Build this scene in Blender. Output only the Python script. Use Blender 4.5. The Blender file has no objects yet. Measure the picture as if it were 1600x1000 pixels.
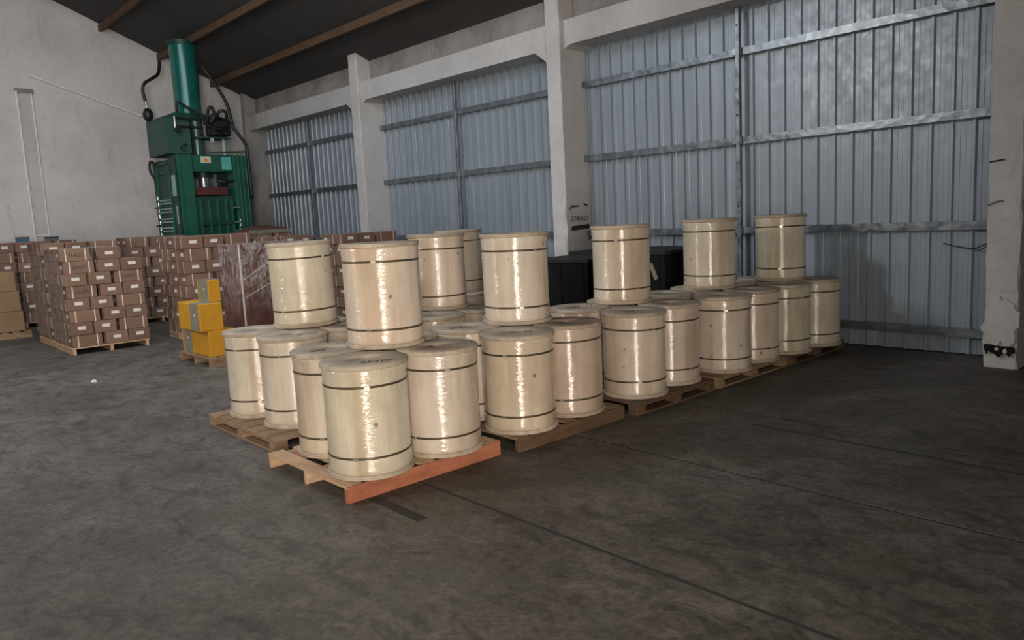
import bpy, bmesh, math, random
from mathutils import Vector, Matrix, noise as mnoise
random.seed(7)
S = bpy.context.scene
COL = S.collection
PI = math.pi

# ------------------------------------------------------------------ camera
CAM_H = 1.6
FPX, YAW, PITCH, ROLL = 1202.7, 0.73314, 0.13558, -0.05062
fw = Vector((math.sin(YAW)*math.cos(PITCH), math.cos(YAW)*math.cos(PITCH), -math.sin(PITCH)))
rt = Vector((math.cos(YAW), -math.sin(YAW), 0)); up = rt.cross(fw)
r2 = rt*math.cos(ROLL)+up*math.sin(ROLL); u2 = -rt*math.sin(ROLL)+up*math.cos(ROLL)
cam_d = bpy.data.cameras.new('camera'); cam = bpy.data.objects.new('camera', cam_d); COL.objects.link(cam)
cam_d.sensor_fit = 'HORIZONTAL'; cam_d.sensor_width = 36; cam_d.lens = FPX/1600*36
cam_d.clip_start = 0.05; cam_d.clip_end = 300
cam.matrix_world = Matrix(((r2.x, u2.x, -fw.x, 0), (r2.y, u2.y, -fw.y, 0), (r2.z, u2.z, -fw.z, CAM_H), (0, 0, 0, 1)))
S.camera = cam

# ------------------------------------------------------------------ world, lights, exposure
W = bpy.data.worlds.new('world'); S.world = W; W.use_nodes = True
W.node_tree.nodes['Background'].inputs[0].default_value = (0.70, 0.83, 1.0, 1)
W.node_tree.nodes['Background'].inputs[1].default_value = 0.24

def area(name, loc, target, size, power, col, size_y=None):
    d = bpy.data.lights.new(name, 'AREA'); d.energy = power; d.color = col; d.size = size
    if size_y: d.shape = 'RECTANGLE'; d.size_y = size_y
    o = bpy.data.objects.new(name, d); COL.objects.link(o); o.location = loc
    o.rotation_euler = (Vector(target)-Vector(loc)).to_track_quat('-Z', 'Y').to_euler()
    return o
area('doorway_light', (-2.2, -3.1, 1.95), (-2.2, 5.0, 1.95), 1.8, 760, (1.0, 0.885, 0.77), 3.6)   # tall bright doorway in the wall behind the photographer
area('side_bay_lamp', (-3.5, 8.6, 5.0), (6.0, 5.5, 1.0), 0.7, 170, (1.0, 0.92, 0.82))
area('roof_light', (3.0, 10.5, 6.3), (3.8, 12.5, 0.0), 5.0, 400, (0.80, 0.89, 1.0), 9.0)

S.view_settings.view_transform = 'Standard'; S.view_settings.look = 'None'
S.view_settings.exposure = 0.32; S.view_settings.gamma = 1.0; S.view_settings.use_curve_mapping = False

# ------------------------------------------------------------------ material helpers
class NT:
    def __init__(self, name):
        self.m = bpy.data.materials.new(name); self.m.use_nodes = True
        self.t = self.m.node_tree; self.b = self.t.nodes['Principled BSDF']; self.out = self.t.nodes['Material Output']
    def n(self, typ, **kw):
        x = self.t.nodes.new(typ)
        for k, v in kw.items(): setattr(x, k, v)
        return x
    def l(self, a, b): self.t.links.new(a, b)
    def coord(self, scale=(1, 1, 1), rnd=False, kind='Object'):
        tc = self.n('ShaderNodeTexCoord'); src = tc.outputs[kind]
        if rnd:
            oi = self.n('ShaderNodeObjectInfo'); mu = self.n('ShaderNodeMath', operation='MULTIPLY'); mu.inputs[1].default_value = 37.0
            self.l(oi.outputs['Random'], mu.inputs[0])
            ad = self.n('ShaderNodeVectorMath', operation='ADD'); self.l(src, ad.inputs[0]); self.l(mu.outputs[0], ad.inputs[1]); src = ad.outputs[0]
        mp = self.n('ShaderNodeMapping'); mp.inputs['Scale'].default_value = scale; self.l(src, mp.inputs[0])
        return mp.outputs[0]
    def noise(self, vec, scale, detail=4, rough=0.6, dist=0):
        x = self.n('ShaderNodeTexNoise'); x.inputs['Scale'].default_value = scale; x.inputs['Detail'].default_value = detail
        x.inputs['Roughness'].default_value = rough; x.inputs['Distortion'].default_value = dist
        self.l(vec, x.inputs['Vector']); return x.outputs['Fac']
    def ramp(self, fac, stops):
        x = self.n('ShaderNodeValToRGB'); e = x.color_ramp.elements
        while len(e) < len(stops): e.new(0.5)
        for i, (p, c) in enumerate(stops):
            e[i].position = p; e[i].color = (c, c, c, 1) if isinstance(c, (int, float)) else (*c, 1)
        self.l(fac, x.inputs[0]); return x.outputs[0]
    def mix(self, fac, a, b, blend='MIX'):
        x = self.n('ShaderNodeMix', data_type='RGBA', blend_type=blend)
        for s, v in ((0, fac), (6, a), (7, b)):
            if isinstance(v, (int, float)): x.inputs[s].default_value = v if s == 0 else (v, v, v, 1)
            elif isinstance(v, tuple): x.inputs[s].default_value = (*v, 1)
            else: self.l(v, x.inputs[s])
        return x.outputs[2]
    def bump(self, h, strength, dist=0.01, to=None):
        x = self.n('ShaderNodeBump'); x.inputs['Strength'].default_value = strength; x.inputs['Distance'].default_value = dist
        self.l(h, x.inputs['Height']); self.l(x.outputs[0], self.b.inputs[to or 'Normal']); return x
    def set(self, **kw):
        for k, v in kw.items():
            i = self.b.inputs[k.replace('_', ' ')]
            if hasattr(v, 'node'): self.l(v, i)
            elif isinstance(v, tuple): i.default_value = (*v, 1) if len(v) == 3 else v
            else: i.default_value = v
        return self
def simple(name, col, rough=0.6, metal=0.0, var=0.15, scale=6.0, bump=0.1, **kw):
    k = NT(name); v = k.coord(); f = k.noise(v, scale, 5)
    lo = tuple(c*(1-var) for c in col); hi = tuple(min(1, c*(1+var)) for c in col)
    k.set(Base_Color=k.ramp(f, [(0.3, lo), (0.7, hi)]), Roughness=rough, Metallic=metal, **kw)
    if bump: k.bump(k.noise(v, scale*8, 3), bump, 0.004)
    return k.m

M = {}
def mat_floor():
    k = NT('dark_concrete'); v = k.coord()
    a = k.noise(v, 0.9, 8, 0.68, 0.4); b = k.noise(k.coord((1, 0.6, 1)), 6.5, 9, 0.75, 0.9); c = k.noise(v, 26, 7, 0.8, 0.5)
    base = k.ramp(a, [(0.30, (0.066, 0.057, 0.049)), (0.5, (0.112, 0.098, 0.085)), (0.72, (0.160, 0.145, 0.130))])
    stain = k.ramp(b, [(0.38, (0.36, 0.35, 0.33)), (0.52, (0.95, 0.95, 0.95)), (0.72, (1.4, 1.37, 1.33))])
    col = k.mix(0.8, base, stain, 'MULTIPLY')
    grn = k.ramp(k.noise(v, 1.7, 5), [(0.52, 0.0), (0.66, 0.6)])
    col = k.mix(grn, col, (0.085, 0.085, 0.058))
    col = k.mix(0.8, col, k.ramp(c, [(0.33, 0.5), (0.5, 1.0), (0.68, 1.4)]), 'MULTIPLY')
    col = k.mix(k.ramp(k.noise(k.coord((0.5, 2.2, 1)), 9, 6, 0.8, 2.0), [(0.60, 0.0), (0.70, 0.55)]), col, (0.035, 0.031, 0.027))
    k.set(Base_Color=col, Roughness=k.ramp(b, [(0.3, 0.5), (0.7, 0.75)]), Specular_IOR_Level=0.35)
    k.bump(k.mix(0.5, b, c), 0.25, 0.01); return k.m
M['floor'] = mat_floor()
M['joint'] = simple('joint_filler', (0.030, 0.027, 0.024), 0.9)

def mat_plaster(name, c0, c1, dirt, amount, scale=1.0):
    k = NT(name); v = k.coord(kind='Generated') if False else k.coord()
    a = k.noise(v, 0.7*scale, 8, 0.65, 0.3); b = k.noise(k.coord((1, 1, 0.3)), 3.5*scale, 7, 0.7, 1.0); c = k.noise(v, 22, 5, 0.7)
    col = k.ramp(a, [(0.32, c0), (0.66, c1)])
    col = k.mix(k.ramp(b, [(0.56, 0.0), (0.80, amount)]), col, dirt)
    col = k.mix(0.35, col, k.ramp(c, [(0.25, 0.75), (0.7, 1.1)]), 'MULTIPLY')
    k.set(Base_Color=col, Roughness=0.9, Specular_IOR_Level=0.2); k.bump(k.mix(0.5, b, c), 0.35, 0.015); return k.m
M['plaster'] = mat_plaster('whitewashed_plaster', (0.54, 0.515, 0.50), (0.70, 0.675, 0.655), (0.32, 0.29, 0.29), 0.6)
M['column'] = mat_plaster('painted_concrete', (0.50, 0.49, 0.48), (0.62, 0.61, 0.60), (0.30, 0.28, 0.26), 0.5, 1.6)
M['beam'] = mat_plaster('painted_beam', (0.46, 0.45, 0.44), (0.60, 0.59, 0.58), (0.28, 0.26, 0.25), 0.4, 1.3)
M['soot'] = mat_plaster('sooty_plaster', (0.20, 0.18, 0.17), (0.36, 0.34, 0.33), (0.10, 0.09, 0.08), 0.8, 1.6)
M['sootlight'] = mat_plaster('smoke_stained_plaster', (0.27, 0.26, 0.25), (0.46, 0.45, 0.44), (0.10, 0.10, 0.10), 0.8, 2.2)
M['patch'] = mat_plaster('fresh_plaster_patch', (0.52, 0.51, 0.49), (0.64, 0.63, 0.61), (0.45, 0.43, 0.4), 0.3, 2.0)
M['roof'] = simple('roof_underside', (0.055, 0.052, 0.050), 0.9, scale=2)

def mat_sheet():
    k = NT('pale_blue_steel_sheet'); v = k.coord(rnd=True)
    a = k.noise(k.coord((1, 3, 0.25), True), 1.8, 5, 0.6); s = k.noise(k.coord((1, 26, 0.35), True), 1.2, 4, 0.6); f = k.noise(v, 9, 5)
    col = k.ramp(a, [(0.3, (0.27, 0.32, 0.375)), (0.7, (0.34, 0.39, 0.445))])
    col = k.mix(k.ramp(s, [(0.66, 0.0), (0.74, 0.22)]), col, (0.55, 0.60, 0.64))
    k.set(Base_Color=col, Metallic=0.35, Roughness=k.ramp(f, [(0.3, 0.34), (0.7, 0.5)]))
    k.bump(k.noise(k.coord((1, 1, 0.3), True), 3, 3), 0.25, 0.02); return k.m
M['sheet'] = mat_sheet()
def mat_galv():
    k = NT('galvanised_steel'); v = k.coord((1, 1, 1), True)
    a = k.noise(v, 7, 5, 0.6); vo = k.n('ShaderNodeTexVoronoi'); vo.inputs['Scale'].default_value = 9; k.l(k.coord((1, 1, 1.4), True), vo.inputs['Vector'])
    k.set(Base_Color=k.ramp(a, [(0.3, (0.15, 0.175, 0.205)), (0.7, (0.30, 0.335, 0.37))]), Metallic=0.75, Roughness=k.ramp(a, [(0.3, 0.26), (0.7, 0.45)]))
    k.bump(k.mix(0.6, a, vo.outputs['Distance']), 0.22, 0.02); return k.m
M['galv'] = mat_galv()

def mat_drum():
    k = NT('film_wrapped_veneer'); oi = k.n('ShaderNodeObjectInfo')
    g = k.noise(k.coord((5, 5, 0.5), True), 3.0, 6, 0.6, 0.5)          # vertical grain
    p = k.noise(k.coord((3, 3, 0.12), True), 1.5, 2, 0.4)               # broad boards
    m = k.noise(k.coord((1, 1, 0.6), True), 4.0, 6, 0.7)
    vo = k.n('ShaderNodeTexVoronoi'); vo.inputs['Scale'].default_value = 7.0; k.l(k.coord((1, 1, 0.8), True), vo.inputs['Vector'])
    col = k.mix(1.0, oi.outputs['Color'], k.ramp(g, [(0.3, (0.86, 0.84, 0.80)), (0.7, (1.06, 1.06, 1.06))]), 'MULTIPLY')
    col = k.mix(1.0, col, k.ramp(p, [(0.40, (0.86, 0.80, 0.73)), (0.48, (1.0, 0.99, 0.98)), (0.6, (1.02, 1.03, 1.04))]), 'MULTIPLY')
    col = k.mix(0.6, col, k.ramp(m, [(0.3, (0.70, 0.66, 0.62)), (0.58, (1.04, 1.04, 1.04))]), 'MULTIPLY')
    kn = k.ramp(vo.outputs['Distance'], [(0.05, 0.8), (0.115, 0.0)])
    sel = k.n('ShaderNodeSeparateColor'); k.l(vo.outputs['Color'], sel.inputs[0])
    pick = k.ramp(sel.outputs[0], [(0.42, 0.0), (0.46, 1.0)])
    kn = k.mix(1.0, kn, pick, 'MULTIPLY')
    col = k.mix(kn, col, (0.10, 0.065, 0.035))
    k.set(Base_Color=col, Roughness=0.62, Coat_Weight=1.0, Coat_Roughness=0.085, Coat_IOR=1.75, Specular_IOR_Level=0.3)
    w = k.noise(k.coord((0.35, 0.35, 3.2), True), 17, 4, 0.65, 0.4); w2 = k.noise(k.coord((1, 1, 1), True), 3.0, 3)
    k.bump(k.mix(0.28, w, w2), 0.5, 0.02, 'Coat Normal'); return k.m
M['drum'] = mat_drum()
def mat_wood(name, c0, c1, axis=0, rough=0.7, use_color=False, gscale=3.0):
    k = NT(name); sc = [9, 9, 9]; sc[axis] = 0.9
    g = k.noise(k.coord(tuple(sc), True), gscale, 6, 0.65, 0.8); d = k.noise(k.coord((1, 1, 1), True), 5, 5, 0.7)
    col = k.ramp(g, [(0.3, c0), (0.7, c1)])
    col = k.mix(0.6, col, k.ramp(d, [(0.35, (0.62, 0.58, 0.54)), (0.6, (1.05, 1.05, 1.05))]), 'MULTIPLY')
    if use_color:
        oi = k.n('ShaderNodeObjectInfo'); col = k.mix(1.0, col, oi.outputs['Color'], 'MULTIPLY')
    k.set(Base_Color=col, Roughness=rough, Specular_IOR_Level=0.25); k.bump(g, 0.2, 0.004); return k.m
M['flange'] = mat_wood('plywood_flange', (0.41, 0.345, 0.265), (0.57, 0.49, 0.39), 0, 0.6, True)
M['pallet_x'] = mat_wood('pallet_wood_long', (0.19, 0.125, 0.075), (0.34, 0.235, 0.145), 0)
M['pallet_y'] = mat_wood('pallet_wood_cross', (0.19, 0.125, 0.075), (0.34, 0.235, 0.145), 1)
M['new_x'] = mat_wood('fresh_pallet_wood_long', (0.40, 0.255, 0.155), (0.56, 0.385, 0.25), 0)
M['new_y'] = mat_wood('fresh_pallet_wood_cross', (0.42, 0.27, 0.165), (0.60, 0.41, 0.27), 1)
M['redwood'] = mat_wood('reddish_plywood', (0.30, 0.105, 0.055), (0.41, 0.16, 0.09), 0)
M['dark_shade_wood'] = mat_wood('dark_and_shaded_pallet_wood', (0.085, 0.05, 0.03), (0.16, 0.10, 0.062), 0)  # real dark wood; also carries painted shade on two block pallets
M['band'] = simple('steel_band', (0.105, 0.080, 0.046), 0.42, 0.4)
M['buckle'] = simple('steel_buckle', (0.48, 0.44, 0.36), 0.32, 0.75)
M['ink'] = simple('black_marker', (0.03, 0.025, 0.02), 0.7, bump=0)
M['hole'] = simple('dark_hole', (0.01, 0.008, 0.006), 0.9, bump=0)
def mat_card():
    k = NT('brown_cardboard'); oi = k.n('ShaderNodeObjectInfo'); v = k.coord(rnd=True); a = k.noise(v, 3, 5); b = k.noise(k.coord((1, 1, 60), True), 3, 2)
    col = k.mix(1.0, oi.outputs['Color'], k.ramp(a, [(0.3, 0.85), (0.7, 1.1)]), 'MULTIPLY')
    k.set(Base_Color=col, Roughness=0.75, Specular_IOR_Level=0.3); k.bump(b, 0.1, 0.002); return k.m
M['card'] = mat_card()
M['strap'] = simple('cream_plastic_strap', (0.62, 0.56, 0.48), 0.5)
M['label'] = simple('white_paper_label', (0.70, 0.66, 0.62), 0.7, var=0.06)
M['inkcard'] = simple('faded_carton_print', (0.065, 0.036, 0.024), 0.8, bump=0)
M['yellow'] = simple('yellow_carton', (0.54, 0.265, 0.014), 0.5, var=0.12)
M['tape'] = simple('grey_tape', (0.22, 0.21, 0.16), 0.4)
M['maroon'] = simple('maroon_panel', (0.115, 0.042, 0.034), 0.45, var=0.2, scale=2)
M['black'] = simple('black_panel', (0.007, 0.007, 0.007), 0.8, var=0.3, Specular_IOR_Level=0.2)
M['blacktop'] = simple('lighter_black_lid', (0.020, 0.021, 0.021), 0.7, var=0.3, Specular_IOR_Level=0.3)  # lid is a slightly lighter black than the crate body
def mat_film(name, lo, hi, scale, tint=(0.72, 0.70, 0.68), zfade=None):
    k = NT(name); t = k.t; v = k.coord()
    f = k.noise(k.coord((1, 1, 0.6)), scale, 6, 0.7, 1.5)
    tr = k.n('ShaderNodeBsdfTransparent'); mx = k.n('ShaderNodeMixShader')
    k.set(Base_Color=tint, Roughness=0.18, Specular_IOR_Level=0.8); k.bump(k.noise(v, scale*2.2, 4, 0.7, 1.0), 0.9, 0.03)
    fac = k.ramp(f, [(0.42, lo), (0.72, hi)])
    if zfade:   # the film is bunched up in its upper part
        sx = k.n('ShaderNodeSeparateXYZ'); k.l(v, sx.inputs[0]); fac = k.mix(1.0, fac, k.ramp(sx.outputs[2], [(zfade[0], 0.12), (zfade[1], 1.0)]), 'MULTIPLY')
    k.l(fac, mx.inputs[0]); k.l(tr.outputs[0], mx.inputs[1]); k.l(k.b.outputs[0], mx.inputs[2]); k.l(mx.outputs[0], k.out.inputs[0]); return k.m
M['film'] = mat_film('clear_stretch_film', 0.03, 0.6, 9, tint=(0.85, 0.83, 0.80), zfade=(0.5, 1.1))
M['film_dim'] = mat_film('clear_carton_film', 0.04, 0.42, 14)
M['green'] = simple('green_machine_paint', (0.012, 0.100, 0.062), 0.38, 0.0, 0.25, 3)
M['green_dark'] = simple('dark_green_paint', (0.006, 0.048, 0.032), 0.45, 0.0, 0.25, 3)
M['tank'] = simple('grey_green_paint', (0.026, 0.080, 0.064), 0.5, 0.0, 0.15, 3)
M['teal'] = simple('teal_cylinder_paint', (0.008, 0.135, 0.110), 0.25, 0.15, 0.2, 2, Coat_Weight=0.5)
M['steelgreen'] = simple('oily_green_steel', (0.10, 0.16, 0.14), 0.3, 0.6)
M['chrome'] = simple('bare_steel', (0.45, 0.47, 0.46), 0.25, 0.9)
M['rubber'] = simple('black_rubber', (0.012, 0.012, 0.013), 0.45)
M['pump'] = simple('oily_black_iron', (0.016, 0.020, 0.020), 0.45, 0.2)
M['platen'] = simple('red_brown_platen', (0.085, 0.020, 0.017), 0.6)
M['sign'] = simple('white_sign', (0.62, 0.60, 0.50), 0.5, var=0.05, bump=0)
M['orange'] = simple('orange_print', (0.72, 0.28, 0.03), 0.5, bump=0)
M['cyan'] = simple('pale_cyan_plate', (0.10, 0.42, 0.40), 0.4)
M['paleplate'] = simple('pale_grey_plate', (0.34, 0.46, 0.42), 0.45)
M['pipe'] = simple('white_conduit', (0.78, 0.77, 0.75), 0.45)
M['blue'] = simple('blue_box', (0.05, 0.17, 0.30), 0.5)
M['greybox'] = simple('grey_box', (0.13, 0.13, 0.14), 0.5)
M['litter'] = simple('white_scrap', (0.7, 0.72, 0.75), 0.5)

# ------------------------------------------------------------------ geometry helpers
class MB:
    def __init__(self): self.v = []; self.f = []; self.s = []
    def add(self, vs, fs, smooth=False):
        o = len(self.v); self.v += [tuple(p) for p in vs]; self.f += [tuple(o+i for i in f) for f in fs]; self.s += [smooth]*len(fs); return self
    def box(self, x0, x1, y0, y1, z0, z1, bev=0.0):
        if bev <= 0:
            vs = [(x, y, z) for z in (z0, z1) for y in (y0, y1) for x in (x0, x1)]
            return self.add(vs, [(0, 2, 3, 1), (4, 5, 7, 6), (0, 1, 5, 4), (2, 6, 7, 3), (0, 4, 6, 2), (1, 3, 7, 5)])
        bm = bmesh.new(); bmesh.ops.create_cube(bm, size=1)
        for v in bm.verts: v.co = Vector(((x0+x1)/2+v.co.x*(x1-x0), (y0+y1)/2+v.co.y*(y1-y0), (z0+z1)/2+v.co.z*(z1-z0)))
        bmesh.ops.bevel(bm, geom=bm.edges[:], offset=bev, segments=1, affect='EDGES')
        bm.verts.index_update(); self.add([v.co[:] for v in bm.verts], [[v.index for v in f.verts] for f in bm.faces]); bm.free(); return self
    def lathe(self, prof, n=40, cx=0, cy=0, cz=0, closed=False):
        vs = [(cx+r*math.cos(2*PI*i/n), cy+r*math.sin(2*PI*i/n), cz+z) for r, z in prof for i in range(n)]
        k = len(prof); fs = []
        for j in range(k if closed else k-1):
            a = j*n; b = ((j+1) % k)*n
            for i in range(n): fs.append((a+i, a+(i+1) % n, b+(i+1) % n, b+i))
        return self.add(vs, fs, True)
    def cyl(self, p, q, r, n=16, r2=None):
        p = Vector(p); q = Vector(q); d = (q-p).normalized(); r2 = r if r2 is None else r2
        a = d.orthogonal().normalized(); b = d.cross(a)
        vs = [p+(a*math.cos(2*PI*i/n)+b*math.sin(2*PI*i/n))*r for i in range(n)]+[q+(a*math.cos(2*PI*i/n)+b*math.sin(2*PI*i/n))*r2 for i in range(n)]
        self.add(vs, [(i, (i+1) % n, n+(i+1) % n, n+i) for i in range(n)], True)
        return self.add(vs, [tuple(range(n))[::-1], tuple(range(n, 2*n))])
    def tube(self, pts, r, n=8, sub=6):
        P = [Vector(p) for p in pts]; Q = []
        for i in range(len(P)-1):
            p0 = P[max(i-1, 0)]; p1 = P[i]; p2 = P[i+1]; p3 = P[min(i+2, len(P)-1)]
            for s in range(sub):
                t = s/sub; Q.append(0.5*((2*p1)+(p2-p0)*t+(2*p0-5*p1+4*p2-p3)*t*t+(3*p1-p0-3*p2+p3)*t**3))
        Q.append(P[-1]); vs = []; a = None
        for i, q in enumerate(Q):
            d = (Q[min(i+1, len(Q)-1)]-Q[max(i-1, 0)]).normalized()
            a = d.orthogonal().normalized() if a is None else (a-d*a.dot(d)).normalized(); b = d.cross(a)
            vs += [q+(a*math.cos(2*PI*k/n)+b*math.sin(2*PI*k/n))*r for k in range(n)]
        fs = [(i*n+k, i*n+(k+1) % n, (i+1)*n+(k+1) % n, (i+1)*n+k) for i in range(len(Q)-1) for k in range(n)]
        fs += [tuple(range(n))[::-1], tuple(range((len(Q)-1)*n, len(Q)*n))]
        return self.add(vs, fs, True)
    def mesh(self, name, mat):
        m = bpy.data.meshes.new(name); m.from_pydata(self.v, [], self.f); m.materials.append(mat)
        m.polygons.foreach_set('use_smooth', self.s); m.update()
        bm = bmesh.new(); bm.from_mesh(m); bmesh.ops.recalc_face_normals(bm, faces=bm.faces[:]); bm.to_mesh(m); bm.free(); return m
    def build(self, name, mat, parent=None, **kw): return ob(name, self.mesh(name, mat), parent, **kw)
def ob(name, mesh, parent=None, loc=(0, 0, 0), rz=0.0, color=None):
    o = bpy.data.objects.new(name, mesh); COL.objects.link(o); o.parent = parent; o.location = loc; o.rotation_euler = (0, 0, rz)
    if color: o.color = (*color, 1)
    return o
def empty(name, loc=(0, 0, 0), rz=0.0):
    o = bpy.data.objects.new(name, None); COL.objects.link(o); o.location = loc; o.rotation_euler = (0, 0, rz); o.empty_display_size = 0.1; return o
def tag(o, label=None, cat=None, group=None, kind=None):
    if label: o['label'] = label
    if cat: o['category'] = cat
    if group: o['group'] = group
    if kind: o['kind'] = kind
    return o
def copy_tree(o, parent=None):
    c = o.copy(); COL.objects.link(c); c.parent = parent
    for ch in o.children: copy_tree(ch, c)
    return c
def text_mesh(name, s, size, mat, extrude=0.0006):
    cu = bpy.data.curves.new(name, 'FONT'); cu.body = s; cu.size = size; cu.extrude = extrude; cu.align_x = 'CENTER'; cu.align_y = 'CENTER'; cu.resolution_u = 3
    t = bpy.data.objects.new(name, cu); COL.objects.link(t); bpy.context.view_layer.update()
    m = bpy.data.meshes.new_from_object(t.evaluated_get(bpy.context.evaluated_depsgraph_get())); bpy.data.objects.remove(t)
    m.materials.clear(); m.materials.append(mat); m.name = name; return m

# ------------------------------------------------------------------ the shell
WX = 8.35      # plane of the steel sheets
CX = 7.84      # face of the columns
EY = 17.75      # end wall
# floor: dark joint bed and cast slabs with open joints along Y and a few across
fl = MB().box(-12, 9.2, -9, 18.4, -0.30, -0.004).build('floor', M['joint']); tag(fl, kind='structure')
xs = [-12, -6.5, -1.3, 3.93, 5.17, 9.2]
ys = [-9, 18.4]
for i in range(len(xs)-1):
    for j in range(len(ys)-1):
        g = 0.013; x0, x1, y0, y1 = xs[i]+g, xs[i+1]-g, ys[j]+g*0.6, ys[j+1]-g*0.6
        MB().box(x0, x1, y0, y1, -0.0035, 0.0).build('slab', M['floor'], fl)
MB().box(4.90, 4.925, 0.9, 2.9, -0.001, 0.0012).build('crack_filler', M['joint'], fl)
MB().box(2.588, 2.610, -3.0, 3.83, -0.001, 0.0010).build('crack_filler', M['joint'], fl)
MB().box(2.22, 2.29, 3.30, 3.80, -0.001, 0.0012).build('crack_filler', M['joint'], fl)

# end wall
eps = 0.434   # roof slope
def roof_z(x): return 4.65+(7.90-x)*eps
RIDGE = -1.5
bm_ = MB(); prof = [(-13, 0), (9.2, 0), (9.2, roof_z(9.2)+0.1), (RIDGE, roof_z(RIDGE)+0.1), (-13, roof_z(RIDGE)-(RIDGE+13)*eps+0.1)]
n_ = len(prof)
bm_.add([(x, EY, z) for x, z in prof]+[(x, EY+0.3, z) for x, z in prof], [tuple(range(n_))[::-1], tuple(range(n_, 2*n_))]+[(i, (i+1) % n_, n_+(i+1) % n_, n_+i) for i in range(n_)])
wb = bm_.build('wall_back', M['plaster']); tag(wb, kind='structure')
# shallow pilaster strip with two conduits on the end wall
MB().box(3.412, 3.589, EY-0.035, EY+0.02, 1.55, 4.42).build('pilaster', M['column'], wb)
MB().box(3.333, 3.649, EY-0.07, EY+0.02, 4.42, 4.50).build('pilaster_cap', M['soot'], wb)
MB().cyl((3.353, EY-0.05, 1.20), (3.353, EY-0.05, 4.45), 0.026).build('conduit', M['pipe'], wb)
MB().cyl((3.609, EY-0.04, 1.60), (3.609, EY-0.04, 4.45), 0.018).build('conduit', M['pipe'], wb)
MB().cyl((3.353, EY-0.04, 1.66), (3.609, EY-0.04, 1.66), 0.014).build('conduit', M['pipe'], wb)
MB().cyl((3.589, EY-0.04, 4.78), (5.779, EY-0.04, 4.03), 0.022).build('conduit', M['pipe'], wb)
o = empty('switch_box', (3.126, EY, 1.42)); tag(o, 'small blue electrical box on the end wall beside the white conduit', 'box')
MB().box(-0.10, 0.10, -0.13, 0, 0, 0.21, 0.006).build('case', M['blue'], o); MB().box(-0.11, 0.11, -0.14, 0, 0.20, 0.235).build('hood', M['greybox'], o)
o = empty('junction_box', (3.629, EY, 1.50)); tag(o, 'dark grey junction box under the conduits on the end wall', 'box')
MB().box(-0.11, 0.11, -0.12, 0, 0, 0.12, 0.006).build('case', M['greybox'], o); MB().box(-0.12, 0.12, -0.125, 0, 0.11, 0.13).build('lid', M['pump'], o)

# ceiling: pitched roof with purlins
zr = roof_z(RIDGE); ze = roof_z(9.4)
cm = MB(); t_ = 0.08
P = [(9.4, ze), (RIDGE, zr), (-13.5, zr-(RIDGE+13.5)*eps)]
for a, b in ((0, 1), (1, 2)):
    (xa, za), (xb, zb) = P[a], P[b]
    vs = [(x, y, z+dz) for dz in (0, t_) for x, z in ((xa, za), (xb, zb)) for y in (-9, EY+0.4)]
    cm.add(vs, [(0, 1, 3, 2), (4, 6, 7, 5), (0, 4, 5, 1), (2, 3, 7, 6), (0, 2, 6, 4), (1, 5, 7, 3)])
ce = cm.build('ceiling', M['roof']); tag(ce, kind='structure')
x = 7.2
while x > RIDGE:
    z = roof_z(x)-0.10
    MB().box(x-0.03, x+0.03, -9, EY-0.01, z-0.06, z+0.07).build('purlin', M['dark_shade_wood'], ce); x -= 1.1
MB().cyl((8.02, 0, 4.62), (8.02, EY-0.02, 4.62), 0.02).build('eave_rod', M['galv'], ce)

# unseen wall added behind the photographer to darken the right side, with doorway opening
wf = MB().box(-0.5, 9.0, -3.5, -3.2, 0, 9.2).box(-13, -3.9, -3.5, -3.2, 0, 9.2).box(-3.9, -0.5, -3.5, -3.2, 3.9, 9.2).box(-0.62, -0.5, -3.2, -2.15, 0, 4.2).build('wall_front_blocker', M['plaster']); tag(wf, kind='structure')  # the short return beside the opening is added to block light

# metal side wall: sheets, girts, posts
wr = MB().box(8.12, 8.48, -9, EY, 4.172, 4.95).build('wall_right', M['soot']); tag(wr, kind='structure')
RP = 0.1945
def sheet_mesh(nr=4):
    b = MB(); xs_ = []
    for k in range(nr):
        y = k*RP
        xs_ += [(y, 0), (y+0.012, -0.028), (y+0.038, -0.028), (y+0.050, 0), (y+0.098, 0), (y+0.102, 0.003), (y+0.146, 0.003), (y+0.150, 0)]
    xs_.append((nr*RP+0.002, 0)); N = len(xs_)
    b.add([(d, y, 0.012) for y, d in xs_]+[(d, y, 4.42) for y, d in xs_], [(i, i+1, N+i+1, N+i) for i in range(N-1)])
    return b.mesh('sheet', M['sheet'])
sm = sheet_mesh()
y = 4.275-RP*4*9
while y < EY-0.1:
    w = 4*RP
    o = ob('sheet', sm, wr, (WX+random.uniform(-0.002, 0.002), y, 0))
    y += w
MB().box(WX+0.05, WX+0.09, -9, EY, 0, 4.5).build('outer_lining', M['greybox'], wr)
cols = [(-3.45, -3.18), (2.005, 2.275), (7.47, 7.74), (12.62, 12.90), (17.57, 17.75)]
def girt_mesh(L):
    b = MB(); h = 0.082; d = 0.062; t = 0.004; lip = 0.018
    b.box(-d, -d+t, 0, L, 0, h); b.box(-d, 0, 0, L, 0, t); b.box(-d, 0, 0, L, h-t, h); b.box(-t, 0, 0, L, 0, lip); b.box(-t, 0, 0, L, h-lip, h)
    return b.mesh('girt', M['galv'])
post_y = [-0.3, 5.0, 10.28, 15.38]
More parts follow.
